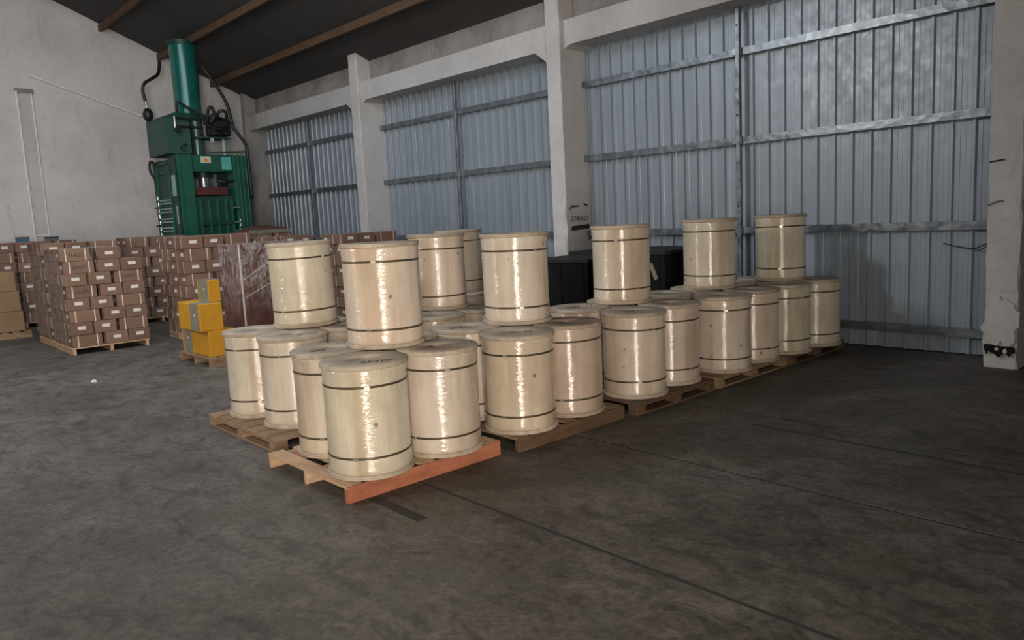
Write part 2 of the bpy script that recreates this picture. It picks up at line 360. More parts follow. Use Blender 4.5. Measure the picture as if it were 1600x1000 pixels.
for k in range(4):
    y0, y1 = cols[k][1], cols[k+1][0]
    gm = girt_mesh(y1-y0)
    for z in (0.19, 1.24, 2.29, 3.30):
        ob('girt', gm, wr, (WX-0.030, y0, z))
    p = MB().box(-0.028, 0.028, -0.026, 0.026, 0.0, 4.1, 0.004).build('post', M['galv'], wr, loc=(WX-0.122, post_y[k], 0))
    for z in (0.19, 1.24, 2.29, 3.30):
        MB().box(-0.012, 0.05, 0.024, 0.075, z+0.005, z+0.075).build('cleat', M['chrome'], p)
        MB().cyl((-0.03, 0.0, z+0.33), (-0.034, 0.0, z+0.33), 0.012, 8).build('bolt', M['pump'], p)

# concrete columns
def column(y0, y1, label, mat='column'):
    c = empty('concrete_column', (8.15, (y0+y1)/2, 0)); tag(c, label, 'column', None, 'structure')
    b = MB(); rnd = random.Random(int(y0*10)+99); nz = 46; H = 5.2; d = (y1-y0)/2; fx = CX-8.15
    rows = []
    for i in range(nz+1):
        z = H*i/nz; w = 0.010 if z < 1.6 else 0.004
        j = lambda: rnd.uniform(-w, w)
        rows.append([(0.33, -d, z), (fx+0.012+j(), -d+j(), z), (fx+j(), -d+0.014+j(), z), (fx+j(), d-0.014+j(), z), (fx+0.012+j(), d+j(), z), (0.33, d, z)])
    vs = [p for r in rows for p in r]; fs = [(i*6+k, i*6+(k+1) % 6, (i+1)*6+(k+1) % 6, (i+1)*6+k) for i in range(nz) for k in range(6)]
    fs += [tuple(range(6))[::-1], tuple(range(nz*6, nz*6+6))]
    b.add(vs, fs).build('shaft', M[mat], c); return c
column(*cols[0], 'whitewashed concrete column nearest the photographer, outside the right edge')
c1 = column(*cols[1], 'rough grey concrete column at the right edge with a peeled black base')
c2 = column(*cols[2], 'whitewashed concrete column with black scrawl behind the black crates')
column(*cols[3], 'whitewashed concrete column between the two farther corrugated bays')
column(*cols[4], 'sooty corner column beside the green press', 'sootlight')
fx = CX-8.15
# peeled base, plaster patch and rebar stubs on the near column
def ragged(yc, zc, w, h, rnd, n=22, amp=0.2):
    pts = []
    for i in range(n):
        a = 2*PI*i/n; s = max(abs(math.cos(a)), abs(math.sin(a))); k = (1+rnd.uniform(-amp, amp))/s
        pts.append((yc+math.cos(a)*w/2*min(k, 1.25), zc+math.sin(a)*h/2*min(k, 1.2)))
    return pts
def plate(pts, x, t, mat, name, parent):
    n = len(pts); return MB().add([(x, y, z) for y, z in pts]+[(x+t, y, z) for y, z in pts], [tuple(range(n)), tuple(range(n, 2*n))[::-1]]+[(i, (i+1) % n, n+(i+1) % n, n+i) for i in range(n)]).build(name, mat, parent)
rn = random.Random(4)
plate(ragged(0.0, 0.43, 0.262, 0.42, rn, 34, 0.22), fx-0.020, 0.03, M['patch'], 'plaster_patch', c1)
plate([(0.125, 0.215), (0.06, 0.218), (0.0, 0.205), (-0.07, 0.21), (-0.122, 0.20), (-0.125, 0.155), (-0.10, 0.145), (-0.085, 0.11), (-0.06, 0.15), (-0.02, 0.125), (0.0, 0.10), (0.03, 0.13), (0.06, 0.14), (0.085, 0.165), (0.10, 0.12), (0.115, 0.16)][::-1], fx-0.024, 0.012, M['black'], 'tar_patch', c1)
plate([(0.03, 0.195), (0.005, 0.19), (0.008, 0.165), (0.035, 0.17)][::-1], fx-0.028, 0.012, M['patch'], 'paint_flake', c1)
plate([(-0.03, 0.17), (-0.055, 0.195), (-0.065, 0.16), (-0.04, 0.135)][::-1], fx-0.028, 0.012, M['patch'], 'paint_flake', c1)
for z0, dz in ((1.86, 0.01), (1.50, 0.03)):
    MB().tube([(fx-0.006, 0.13, z0-dz), (fx-0.014, 0.06, z0), (fx-0.010, 0.01, z0+0.004)], 0.006, 6).build('rebar_stub', M['pump'] if dz < 0.02 else M['greybox'], c1)
# black scrawl on the second column: on its near side
mk = text_mesh('scrawl', 'ZARAO', 0.105, M['ink'])
o = ob('painted_scrawl', mk, c2, (-0.06, -0.150, 1.50)); o.rotation_euler = (PI/2, 0, 0)
def wall_smear(pts, name):
    n = len(pts); MB().add([(x, -0.149, z) for x, z in pts]+[(x, -0.139, z) for x, z in pts], [tuple(range(n)), tuple(range(n, 2*n))[::-1]]+[(i, (i+1) % n, n+(i+1) % n, n+i) for i in range(n)]).build(name, M['ink'], c2)
wall_smear([(-0.22, 1.335), (0.14, 1.355), (0.145, 1.415), (-0.21, 1.40)], 'painted_bar')
wall_smear([(-0.24, 1.63), (-0.20, 1.66), (-0.06, 1.665), (-0.05, 1.685), (-0.19, 1.685), (-0.23, 1.66)], 'painted_stroke')
wall_smear([(0.05, 1.69), (0.12, 1.67), (0.13, 1.69), (0.06, 1.71)], 'painted_stroke')
MB().tube([(0.10, -0.15, 1.42), (0.15, -0.19, 1.34), (0.16, -0.17, 1.25), (0.11, -0.17, 1.20)], 0.012, 6).build('wire_stub', M['rubber'], c2)

# lintel beams with haunches at the columns
for k, (lb, a, b) in enumerate((('concrete lintel beam over the nearest corrugated bay above the picture edge', cols[1][1], cols[2][0]), ('concrete lintel beam over the middle corrugated bay', cols[2][1], cols[3][0]), ('concrete lintel beam over the farthest corrugated bay by the corner', cols[3][1], cols[4][0]), ('concrete lintel beam over the bay beside the photographer', cols[0][1], cols[1][0]))):
    z0, z1 = 3.84, 4.17; h = 0.30; xa, xb = 7.93, 8.34
    prof = [(a-0.02, z0-0.26), (a+0.10, z0-0.14), (a+h, z0), (b-0.12, z0), (b+0.02, z0-0.05), (b+0.02, z1), (a-0.02, z1)]
    n = len(prof)
    o = MB().add([(xa, y, z) for y, z in prof]+[(xb, y, z) for y, z in prof], [tuple(range(n)), tuple(range(n, 2*n))[::-1]]+[(i, (i+1) % n, n+(i+1) % n, n+i) for i in range(n)]).build('lintel_beam', M['beam'])
    tag(o, lb, 'beam', None, 'structure')

# ------------------------------------------------------------------ pallets
PH = 0.10
def pallet(x0, x1, y0, y1, label, kind='block', run='y', mats=None, h=PH, rz=0.0, front=None, n_deck=7):
    w, d = x1-x0, y1-y0
    r = empty('pallet', ((x0+x1)/2, (y0+y1)/2, 0), rz); tag(r, label, 'pallet', 'wooden pallets')
    mx, my = mats or (M['pallet_x'], M['pallet_y']); t = 0.018; rn = random.Random(int((x0*7+y0*13)*10))
    if kind == 'stringer':
        sw = 0.030
        for i, yy in enumerate((-d/2, -sw/2, d/2-sw)):
            MB().box(-w/2, w/2, yy, yy+sw, 0, h-t, 0.002).build('stringer', (front if (front and i == 0) else mx), r)
        if front:   # facing plank covers the deck ends
            MB().box(-w/2, w/2, -d/2-0.014, -d/2, 0, h-0.001, 0.002).build('front_plank', front, r)
        bw = 0.105; n = n_deck
        for i in range(n):
            xx = -w/2+(w-bw)*i/(n-1); j = rn.uniform(-0.004, 0.004)
            MB().box(xx, xx+bw, -d/2+j, d/2+j, h-t, h-rn.uniform(0, 0.0015), 0.002).build('deck_board', my, r)
    else:
        tb = 0.016; bl = 0.10; zb = h-t
        dx, mm = (True, mx) if run == 'y' else (False, my)     # deck boards run across the runners
        for i in range(3):
            for j in range(3):
                xx = (-w/2, -bl/2, w/2-bl)[i]; yy = (-d/2, -bl/2, d/2-bl)[j]
                MB().box(xx, xx+bl, yy, yy+bl, tb, zb-0.016, 0.003).build('block', mx, r)
        for i in range(3):
            if run == 'y':
                xx = (-w/2, -bl/2, w/2-bl)[i]; MB().box(xx, xx+bl, -d/2, d/2, 0, tb, 0.002).build('bottom_board', my, r); MB().box(xx, xx+bl, -d/2, d/2, zb-0.016, zb, 0.002).build('stringer_board', my, r)
            else:
                yy = (-d/2, -bl/2, d/2-bl)[i]; MB().box(-w/2, w/2, yy, yy+bl, 0, tb, 0.002).build('bottom_board', mx, r); MB().box(-w/2, w/2, yy, yy+bl, zb-0.016, zb, 0.002).build('stringer_board', mx, r)
        n = n_deck; L = d if run == 'y' else w; bw = L/n-0.035
        for i in range(n):
            a = -L/2+(L-bw)*i/(n-1); top = h-rn.uniform(0, 0.0015)
            (MB().box(-w/2, w/2, a, a+bw, zb, top, 0.002) if dx else MB().box(a, a+bw, -w/2*0-d/2, d/2, zb, top, 0.002)).build('deck_board', mm, r)
    return r
pallet(2.107, 3.275, 3.83, 4.85, 'front pallet with a red-brown plank along its near edge', 'stringer', mats=(M['new_x'], M['new_y']), front=M['redwood'])
pallet(2.27, 3.42, 5.10, 6.32, 'wooden block pallet at left, behind the red-fronted pallet', 'block', 'y')
pallet(3.38, 4.49, 3.76, 4.88, 'dark pallet with a solid edge board, right of the red-fronted pallet', 'stringer', mats=(M['dark_shade_wood'], M['pallet_y']), front=M['dark_shade_wood'])
pallet(4.60, 5.66, 3.70, 4.84, 'dark block pallet between the solid-edged pallet and the lit block pallet', 'block', 'x', mats=(M['dark_shade_wood'], M['dark_shade_wood']))  # shade under the spools is put into the dark wood colour
pallet(5.72, 6.92, 3.70, 4.80, 'lit block pallet with open ends in the middle of the long spool row', 'block', 'x')
pallet(6.97, 8.10, 3.68, 4.78, 'shaded block pallet at the wall end of the spool row', 'block', 'x', mats=(M['dark_shade_wood'], M['dark_shade_wood']))  # darker wood stands in for the shadow at the row's end
pallet(3.58, 4.76, 5.05, 6.22, 'pallet hidden among the spools in the second row', 'block', 'x')
pallet(4.95, 6.10, 6.30, 7.45, 'pallet under the farthest spools near the black crates', 'block', 'x')

# ------------------------------------------------------------------ spools
SH, SR = 0.681, 0.267
N_ = 56
FT = 0.026
fl_top = MB().lathe([(0.036, SH-FT), (0.036, SH), (SR-0.004, SH), (SR, SH-0.004), (SR, SH-0.012), (SR-0.003, SH-0.013), (SR, SH-0.014), (SR, SH-FT+0.003), (SR-0.004, SH-FT)], N_, closed=True).mesh('flange', M['flange'])
fl_bot = MB().lathe([(0.036, 0.0), (0.036, FT), (SR-0.004, FT), (SR, FT-0.004), (SR, 0.014), (SR-0.003, 0.013), (SR, 0.012), (SR, 0.003), (SR-0.004, 0.0)], N_, closed=True).mesh('flange', M['flange'])
dr = MB().lathe([(SR-0.022, 0.025), (SR-0.014, 0.031), (SR-0.011, 0.048), (SR-0.0135, 0.085), (SR-0.0145, SH*0.5), (SR-0.0135, SH-0.085), (SR-0.009, SH-0.042), (SR-0.009, SH-0.033), (SR-0.016, SH-0.025)], N_).mesh('drum', M['drum'])
hl = MB().lathe([(0.0, SH-0.018), (0.036, SH-0.018)], 20).mesh('arbor_hole', M['hole'])
RB = SR-0.0138
bd = MB().lathe([(RB, -0.0068), (RB+0.0022, -0.0068), (RB+0.0022, 0.0068), (RB, 0.0068)], N_, closed=True).mesh('band', M['band'])
bk = MB().box(RB-0.001, RB+0.005, -0.016, 0.016, -0.009, 0.009, 0.001).mesh('buckle', M['buckle'])
marks = {s: text_mesh('marking_'+str(i), s, 0.085, M['ink'], 0.0004) for i, s in enumerate(('SHD', 'DHS', 'N5', 'H-O'))}
CREAM = {'w': (0.61, 0.545, 0.45), 'g': (0.59, 0.54, 0.425), 'p': (0.61, 0.52, 0.43), 'o': (0.59, 0.485, 0.37), 'b': (0.49, 0.39, 0.31), 'n': (0.595, 0.52, 0.435)}
rs = random.Random(11)
def spool(x, y, level, tint, label, mark=None, mrot=0.0, tilt=None, buckle=None, b1=0.817, b2=0.192):
    r = empty('wooden_spool', (x, y, PH+level*(SH+0.0008)), 0); tag(r, label, 'spool', 'film-wrapped wooden spools')
    q1, q2 = rs.uniform(0.95, 1.04), rs.uniform(0.86, 1.04); c = tuple(v*q1 for v in CREAM[tint]); fc = tuple(v*q2 for v in ((0.92, 0.92, 0.92) if tint != 'b' else (0.74, 0.70, 0.66)))
    d = ob('drum', dr, r, rz=0, color=c)
    ob('flange', fl_top, r, rz=rs.uniform(0, 6), color=fc); ob('flange', fl_bot, r, rz=rs.uniform(0, 6), color=fc)
    ob('arbor_hole', hl, r)
    az = math.atan2(-y, -x)
    for z in (b1, b2):
        b = ob('band', bd, r, (0, 0, SH*(z+rs.uniform(-0.012, 0.012)))); b.rotation_euler = (rs.uniform(-0.012, 0.012), rs.uniform(-0.012, 0.012), 0)
        ob('buckle', bk, b, rz=az+rs.uniform(-0.9, 0.9))
    if mark:
        s, du, dv, sc = mark; m = ob('marking', marks[s], r, (0, 0, SH+0.0005), rz=az-PI/2+mrot)
        u = Vector((math.cos(az+PI/2), math.sin(az+PI/2), 0)); f = Vector((math.cos(az), math.sin(az), 0))
        m.location += u*du+f*dv; m.scale = (sc, sc, 1)
    if tilt: r.rotation_euler = (tilt[0], tilt[1], 0); r.location.z += SR*math.hypot(*tilt)*1.05
    return r
# red-fronted pallet
spool(2.403, 4.030, 0, 'g', 'nearest spool, pale greenish, lettered lid, front corner of the red-fronted pallet', ('SHD', 0.07, 0.12, 1.15), PI)
spool(2.953, 4.020, 0, 'n', 'ground-level spool at the right end of the red-fronted pallet')
spool(2.490, 4.585, 0, 'w', 'spool at the back left of the red-fronted pallet, lid scribbled', ('N5', -0.09, 0.06, 1.0), 0.3)
spool(3.040, 4.570, 0, 'w', 'mostly hidden spool at the back right of the red-fronted pallet')
spool(2.815, 4.410, 1, 'p', 'large upper spool standing over the four spools of the red-fronted pallet')
# left block pallet
spool(2.618, 6.030, 0, 'w', 'leftmost ground-level spool, on the left block pallet beside the yellow boxes')
spool(2.660, 5.480, 0, 'w', 'second ground-level spool from the left, scribbled lid, on the left block pallet', ('DHS', 0.11, 0.05, 1.0), 0.4)
spool(3.205, 5.500, 0, 'n', 'spool behind the gap between the two leftmost upper spools')
spool(3.165, 6.055, 0, 'n', 'hidden spool at the back right of the left block pallet')
spool(2.990, 5.880, 1, 'g', 'leftmost upper spool, pale with one bright highlight, on the left block pallet', tilt=(-0.006, -0.016))
# solid-edged pallet
spool(3.630, 3.985, 0, 'o', 'warm tan spool at the front left of the solid-edged dark pallet', ('H-O', 0.03, 0.02, 1.0), 0.2)
spool(4.168, 4.010, 0, 'b', 'pinkish brown spool at the front right of the solid-edged dark pallet')
spool(3.625, 4.540, 0, 'n', 'short-showing spool with scribbled lid, left of the third front upper spool', ('DHS', -0.05, 0.07, 1.1), 0.2)
spool(4.175, 4.555, 0, 'n', 'hidden spool at the back right of the solid-edged dark pallet')
spool(4.010, 4.385, 1, 'n', 'third upper spool of the front row, straight above the tan spool')
# dark block pallet
spool(4.900, 3.960, 0, 'n', 'front spool on the dark block pallet, left of the narrow-looking shiny spool', ('N5', 0.03, 0.03, 0.9))
spool(5.440, 4.005, 0, 'n', 'shiny spool tucked between the dark block pallet and lit block pallet fronts')
spool(4.880, 4.540, 0, 'p', 'spool with pale pinkish lid and dark marks under the knotty upper spool', ('H-O', 0.03, -0.06, 1.1))
spool(5.430, 4.585, 0, 'n', 'spool behind the shiny spool, right of the knotty upper spool')
spool(5.345, 4.440, 1, 'w', 'upper spool with dark knots in front of the black crates')
# lit block pallet
spool(6.115, 3.905, 0, 'n', 'front spool over the lit block pallet corner, below the next-to-last upper spool')
spool(6.660, 3.930, 0, 'n', 'second spool on the lit block pallet, mostly behind its neighbour')
spool(6.060, 4.500, 0, 'n', 'spool behind the front spool of the lit block pallet')
spool(6.610, 4.510, 0, 'n', 'spool directly beneath the next-to-last upper spool')
spool(6.630, 4.375, 1, 'w', 'next-to-last upper spool, two from the wall, before the wall post')
# shaded block pallet
spool(7.200, 3.885, 0, 'g', 'second ground-level spool from the corrugated wall, greenish')
spool(7.740, 3.830, 0, 'g', 'ground-level spool closest to the corrugated wall, end of the row')
spool(7.165, 4.470, 0, 'n', 'spool behind the second from the wall, lid seen beside the last upper spool')
spool(7.715, 4.415, 0, 'n', 'hidden back spool in the corner by the corrugated wall')
spool(7.600, 4.140, 1, 'g', 'last upper spool, closest to the corrugated wall')
# second row
spool(3.915, 5.350, 0, 'n', 'spool with brown rimmed lid below the dark-strapped back upper spool')
spool(4.462, 5.335, 0, 'n', 'second-row spool whose lid peeks out left of the third upper spool')
spool(3.905, 5.905, 0, 'n', 'hidden second-row spool behind the large upper spool')
spool(4.455, 5.895, 0, 'n', 'hidden second-row spool under the back upper spool')
spool(4.275, 5.740, 1, 'p', 'back upper spool half hidden behind the large upper spool')
spool(5.260, 6.600, 0, 'n', 'far spool under the barely visible farthest upper spool')
spool(5.810, 6.600, 0, 'n', 'far hidden spool on the farthest pallet, left of the black crates')
spool(5.380, 6.800, 1, 'n', 'farthest upper spool, only a strip of it showing')

# ------------------------------------------------------------------ black crates by the column
def crate(x0, x1, y0, y1, h, label):
    r = empty('black_crate', ((x0+x1)/2, (y0+y1)/2, 0)); tag(r, label, 'crate', 'black crates'); w, d = x1-x0, y1-y0
    MB().box(-w/2, w/2, -d/2, d/2, 0, h-0.05, 0.006).build('body', M['black'], r)
    MB().box(-w/2-0.012, w/2+0.012, -d/2-0.012, d/2+0.012, h-0.05, h, 0.008).build('lid', M['blacktop'], r)
    for yy in (-d/2+0.1, 0, d/2-0.1): MB().box(-w/2-0.010, -w/2, yy-0.03, yy+0.03, 0, h-0.06).build('batten', M['black'], r)
    return r
crate(6.95, 7.72, 6.30, 7.25, 1.02, 'large black crate behind the knotty upper spool, left part')
crate(7.76, 8.22, 6.35, 7.35, 1.06, 'black crate behind the larger one against the column')
k = crate(7.30, 8.20, 5.42, 6.24, 1.10, 'black crate with pale stickers right of the knotty upper spool')
o = MB().box(-0.004, 0, -0.028, 0.028, -0.10, 0.10).build('sticker', M['tape'], k, loc=(-0.462, -0.26, 0.86)); o.rotation_euler = (-0.42, 0, 0)
MB().box(-0.004, 0, -0.022, 0.022, -0.045, 0.045).build('sticker', M['tape'], k, loc=(-0.462, -0.13, 0.80))

# ------------------------------------------------------------------ cartons
CL, CWd, CH = 0.375, 0.285, 0.172
cb = MB().box(-CL/2, CL/2, -CWd/2, CWd/2, 0.001, CH-0.001, 0.005).mesh('carton_body', M['card'])
def loop(xc):
    b = MB(); t = 0.0018; w = 0.007; y, z0, z1 = CWd/2, 0.0006, CH-0.0006
    b.box(xc-w, xc+w, -y-t, -y, z0, z1); b.box(xc-w, xc+w, y, y+t, z0, z1); b.box(xc-w, xc+w, -y, y, z1-t, z1); return b.mesh('strap', M['strap'])
st1, st2 = loop(-0.115), loop(0.125)
lb1 = MB().box(CL/2, CL/2+0.002, -0.045, 0.055, 0.075, 0.122).mesh('paper_label', M['label'])
lb2 = MB().box(-CL/2-0.002, -CL/2, -0.050, 0.050, 0.070, 0.115).mesh('paper_label', M['label'])
tx = text_mesh('print', '26A02', 0.072, M['inkcard'], 0.0005)
BROWN = [(0.215, 0.130, 0.092), (0.205, 0.122, 0.084), (0.225, 0.138, 0.094), (0.21, 0.125, 0.09), (0.20, 0.122, 0.082)]
rc = random.Random(5)
def carton(parent_loc, rz, label, group, text=False, tall=1.0, plain=False, col=None):
    r = empty('carton', parent_loc, rz); tag(r, label, 'carton', group)
    c = col or rc.choice(BROWN); q_ = rc.uniform(0.88, 1.12); c = tuple(v*q_ for v in c)
    ob('body', cb, r, color=c)
    if not plain:
        ob('strap', st1, r); ob('strap', st2, r); ob('paper_label', lb1, r); ob('paper_label', lb2, r)
        if text:
            m = ob('print', tx, r, (0.006, -CWd/2-0.0008, CH*0.5)); m.rotation_euler = (PI/2, 0, 0)
    r.scale = (1, 1, tall); return r
ORD = ['bottom', 'second', 'third', 'fourth', 'fifth', 'sixth', 'seventh', 'top']
def ordn(i, n): return 'top row' if i == n-1 else ('bottom row' if i == 0 else ORD[i]+' row up')
def stack(x, y, ang, layers, where, phase=0, skip=(), texts=(), ch=CH+0.0015, base=0.10, side=2, seed=0, tall=0.965, plain_side=False):
    """front-left corner (x, y); local x to the right, local y away; returns nothing"""
    ca, sa = math.cos(ang), math.sin(ang); rn = random.Random(seed); W_ = 1.0
    grp = 'cartons in the '+where
    def put(lx, ly, z, rot, lab, text=False, plain=False):
        lx += rn.uniform(-0.004, 0.004); ly += rn.uniform(-0.006, 0.006)
        carton((x+ca*lx-sa*ly, y+sa*lx+ca*ly, z), ang+rot+rn.uniform(-0.008, 0.008), lab, grp, text, tall, plain)
    for i in range(layers):
        z = base+i*ch*tall; even = (layers-1-i+phase) % 2 == 0; row = ordn(i, layers)
        if even: slots = [('s', 0.02+CL/2), ('e', 0.44+CWd/2), ('e', 0.735+CWd/2)]
        else: slots = [('e', 0.0+CWd/2), ('e', 0.303+CWd/2), ('s', 0.632+CL/2)]
        for j, (t, lx) in enumerate(slots):
            if (i, j) in skip: continue
            pos = ('left', 'middle', 'right')[j]
            if t == 's': put(lx, CWd/2+0.004, z, 0, f'{pos} carton, {row}, long side out, {where}', (i, j) in texts)
            else: put(lx, CL/2, z, (PI/2 if rn.random() < 0.5 else -PI/2), f'{pos} carton, {row}, labelled end out, {where}')
        # cartons behind the left front one
        y0 = (CWd if even else CL)+0.028
        for q in range(side):
            if q == 0: put(CL/2+0.012, y0+CWd/2, z, 0, f'side carton, {row}, {where}', False, plain_side); y0 += CWd+0.024
            else: put(CWd/2+0.012, y0+CL/2, z, PI/2, f'rear side carton, {row}, {where}', False, plain_side)
    r = empty('pallet', (x+ca*0.5-sa*0.5, y+sa*0.5+ca*0.5, 0), ang); tag(r, 'wooden pallet under the '+where, 'pallet', 'wooden pallets')
    for q in (-0.47, 0, 0.47): MB().box(q-0.02, q+0.02, -0.5, 0.5, 0, base-0.02).build('stringer', M['new_y'], r)
    for q in range(6): MB().box(-0.5, 0.5, -0.5+q*0.18, -0.4+q*0.18, base-0.02, base-0.001).build('deck_board', M['new_x'], r)
LH = (CH+0.0015)*0.965
stack(2.48, 11.72, -0.01, 8, 'nearest carton stack', 1, skip={(7, 0), (7, 1), (7, 2)}, texts={(6, 0), (5, 2), (4, 0)}, seed=1, plain_side=True)
carton((2.48+0.185, 11.72+0.15, 0.10+7*LH), -0.03, 'strapped carton marked 26A02 on top at left, nearest carton stack', 'cartons in the nearest carton stack', True, 0.965)
carton((2.48+0.61, 11.72+0.195, 0.10+7*LH), PI/2-0.02, 'labelled carton on top beside the marked one, nearest carton stack', 'cartons in the nearest carton stack', False, 0.965)
stack(2.50, 12.84, 0.0, 8, 'film-wrapped stack behind the nearest one', 1, texts={(7, 0)}, seed=2, plain_side=True, tall=1.03)
stack(3.95, 11.30, 0.0, 8, 'stack behind the yellow boxes', 1, seed=3, side=2, tall=1.03)
stack(4.45, 12.55, 0.0, 8, 'second stack behind the yellow boxes', 0, seed=4, side=2, tall=1.03)
stack(4.12, 14.60, 0.0, 8, 'dark far stack in the aisle', 0, seed=5, side=1, tall=1.04)
stack(2.75, 16.30, 0.0, 8, 'far left stack by the conduits', 1, seed=6, side=1, tall=1.05)
stack(1.70, 16.20, 0.0, 8, 'far stack at the left edge', 0, seed=7, side=0, tall=1.05)
stack(6.20, 10.75, 0.0, 8, 'stack below the far bays', 1, seed=8, side=1)
stack(5.55, 12.40, 0.0, 8, 'stack behind the wrapped maroon crate', 0, seed=9, side=1)
# three-high larger cartons at the left edge
big = MB().box(-0.46, 0.46, -0.34, 0.34, 0, 0.325, 0.008).mesh('big_body', M['card'])
tape = MB().box(-0.03, 0.03, -0.3415, 0.3415, 0.26, 0.3262).mesh('seam', M['strap'])
for i, (lab, dx) in enumerate((('bottom large tan carton at the left edge', 0.0), ('middle large tan carton at the left edge', -0.02), ('top large tan carton at the left edge', -0.05))):
    r = empty('large_carton', (2.02+dx, 15.06, 0.12+i*0.327)); tag(r, lab, 'carton', 'large cartons at the left edge')
    ob('body', big, r, color=(0.25, 0.165, 0.092)); ob('tape_seam', tape, r)
pallet(1.5, 2.56, 14.70, 15.45, 'wooden pallet under the large tan cartons at the left edge', 'stringer', h=0.118)

# flat dark packs near the press
def pack(x, y, w, d, z0, h, lab, col, sag=0.03, seed=0):
    b = MB(); n = 10; rn = Vector((seed*3.1, 0, 0)); vs = []; fs = []
    for k in range(2):
        for i in range(n+1):
            for j in range(n+1):
                u, v = i/n-0.5, j/n-0.5; e = (1-(2*abs(u))**6)*(1-(2*abs(v))**6)
                z = h*(0.35+0.65*e)+sag*mnoise.noise(Vector((u*4, v*4, 0))+rn) if k else 0.0
                vs.append((u*w, v*d, z))
    A = (n+1)*(n+1); id_ = lambda k, i, j: k*A+i*(n+1)+j
    for k in range(2):
        for i in range(n):
            for j in range(n): fs.append((id_(k, i, j), id_(k, i+1, j), id_(k, i+1, j+1), id_(k, i, j+1)))
    for i in range(n):
        fs += [(id_(0, i, 0), id_(0, i+1, 0), id_(1, i+1, 0), id_(1, i, 0)), (id_(0, i, n), id_(0, i+1, n), id_(1, i+1, n), id_(1, i, n)), (id_(0, 0, i), id_(0, 0, i+1), id_(1, 0, i+1), id_(1, 0, i)), (id_(0, n, i), id_(0, n, i+1), id_(1, n, i+1), id_(1, n, i))]
    r = empty('flat_pack', (x, y, z0)); tag(r, lab, 'pack')
    b.add(vs, fs, True).build('cover', simple('pack_cover', col, 0.55), r)
    MB().box(-w*0.52, w*0.52, -d*0.515, -d*0.485, 0, h*0.5).build('rim_band', M['tape'], r)
stack(5.95, 13.95, 0.0, 8, 'stack in front of the press', 1, seed=10, side=1, tall=1.0)
pack(6.52, 14.3, 0.8, 0.7, 0.10+8*(CH+0.0015)+0.002, 0.13, 'dark brown flat pack on the stack in front of the press', (0.11, 0.055, 0.04), seed=2)

# ------------------------------------------------------------------ yellow boxes and maroon crate
def ybox(x, y, z, w, d, h, lab, tp):
    r = empty('yellow_box', (x+w/2, y+d/2, z)); tag(r, lab, 'box', 'taped yellow boxes')
    MB().box(-w/2, w/2, -d/2, d/2, 0, h, 0.006).build('body', M['yellow'], r)
    t = 0.002; a, b = tp; k = MB()
    k.box(-w/2-t, w/2+t, a, b, -0.0, 0.001).box(-w/2-t, -w/2, a, b, 0, h+t).box(w/2, w/2+t, a, b, 0, h+t).box(-w/2, w/2, a, b, h, h+t); k.build('tape_band', M['tape'], r)
    MB().box(-w/2-0.003, -w/2, a+0.10, a+0.14, h*0.55, h*0.62).build('shiny_seal', M['label'], r)
    return r
ybox(3.35, 9.05, 0.112, 0.33, 0.90, 0.306, 'bottom yellow box of the taped stack left of the maroon crate', (0.12, 0.40))
ybox(3.275, 9.07, 0.421, 0.27, 0.70, 0.325, 'middle yellow box of the taped stack, sticking out furthest left', (-0.30, -0.04))
ybox(3.44, 9.16, 0.749, 0.14, 0.36, 0.265, 'small top yellow box of the taped stack', (-0.16, 0.14))
pallet(3.30, 3.80, 8.98, 9.95, 'small pallet under the taped yellow boxes', 'stringer', h=0.11, n_deck=4, mats=(M['pallet_x'], M['pallet_y']))
r = empty('maroon_crate', (4.46, 9.80, 0)); tag(r, 'tall maroon crate wrapped in clear film behind the leftmost spools', 'crate')
MB().box(-0.47, 0.47, -0.30, 0.30, 0.10, 1.40, 0.006).build('body', M['maroon'], r)
MB().box(-0.474, -0.452, -0.306, -0.29, 0.10, 1.402, 0.002).build('edge_strip', M['strap'], r)
for q in (-0.4, 0, 0.4): MB().box(q-0.05, q+0.05, -0.30, 0.30, 0, 0.10).build('skid', M['pallet_y'], r)
def film_sheet(name, mat, parent, faces, amp, seed):
    b = MB()
    for (o_, u_, v_, nu, nv) in faces:
        o_, u_, v_ = Vector(o_), Vector(u_), Vector(v_); nn = u_.cross(v_).normalized(); vs = []
        for i in range(nu+1):
            for j in range(nv+1):
                p = o_+u_*(i/nu)+v_*(j/nv); h = mnoise.fractal(p*5+Vector((seed, 0, 0)), 0.8, 2.0, 4)
                vs.append(p+nn*(abs(h)*amp))
        b.add(vs, [(i*(nv+1)+j, (i+1)*(nv+1)+j, (i+1)*(nv+1)+j+1, i*(nv+1)+j+1) for i in range(nu) for j in range(nv)], True)
    return b.build(name, mat, parent)
film_sheet('film_wrap', M['film'], r, [((-0.476, -0.308, 0.16), (0.95, 0, 0), (0, 0, 1.25), 26, 32), ((-0.478, 0.305, 0.16), (0, -0.61, 0), (0, 0, 1.25), 20, 32), ((-0.476, -0.31, 1.408), (0.95, 0, 0), (0, 0.62, 0), 24, 20)], 0.010, 3)
for pts in ([(-0.45, -0.325, 0.95), (-0.2, -0.33, 1.10), (0.15, -0.326, 1.27)], [(-0.45, -0.325, 0.72), (-0.25, -0.33, 0.82), (0.02, -0.326, 0.93)]):
    MB().tube(pts, 0.0035, 6).build('film_fold', M['strap'], r)
fs_ = film_sheet('stretch_film', M['film_dim'], None, [((-0.012, 0.0, 0.16), (0, 1.0, 0), (0, 0, 1.22), 26, 40), ((0.0, 0.0, 0.10+8*LH+0.003), (0.74, 0, 0), (0, 0.7, 0), 20, 20)], 0.018, 9)
fs_.location = (2.472, 11.73, 0); fs_.rotation_euler = (0, 0, -0.01); tag(fs_, 'clear stretch film over the left side and top of the nearest carton stack', 'film')
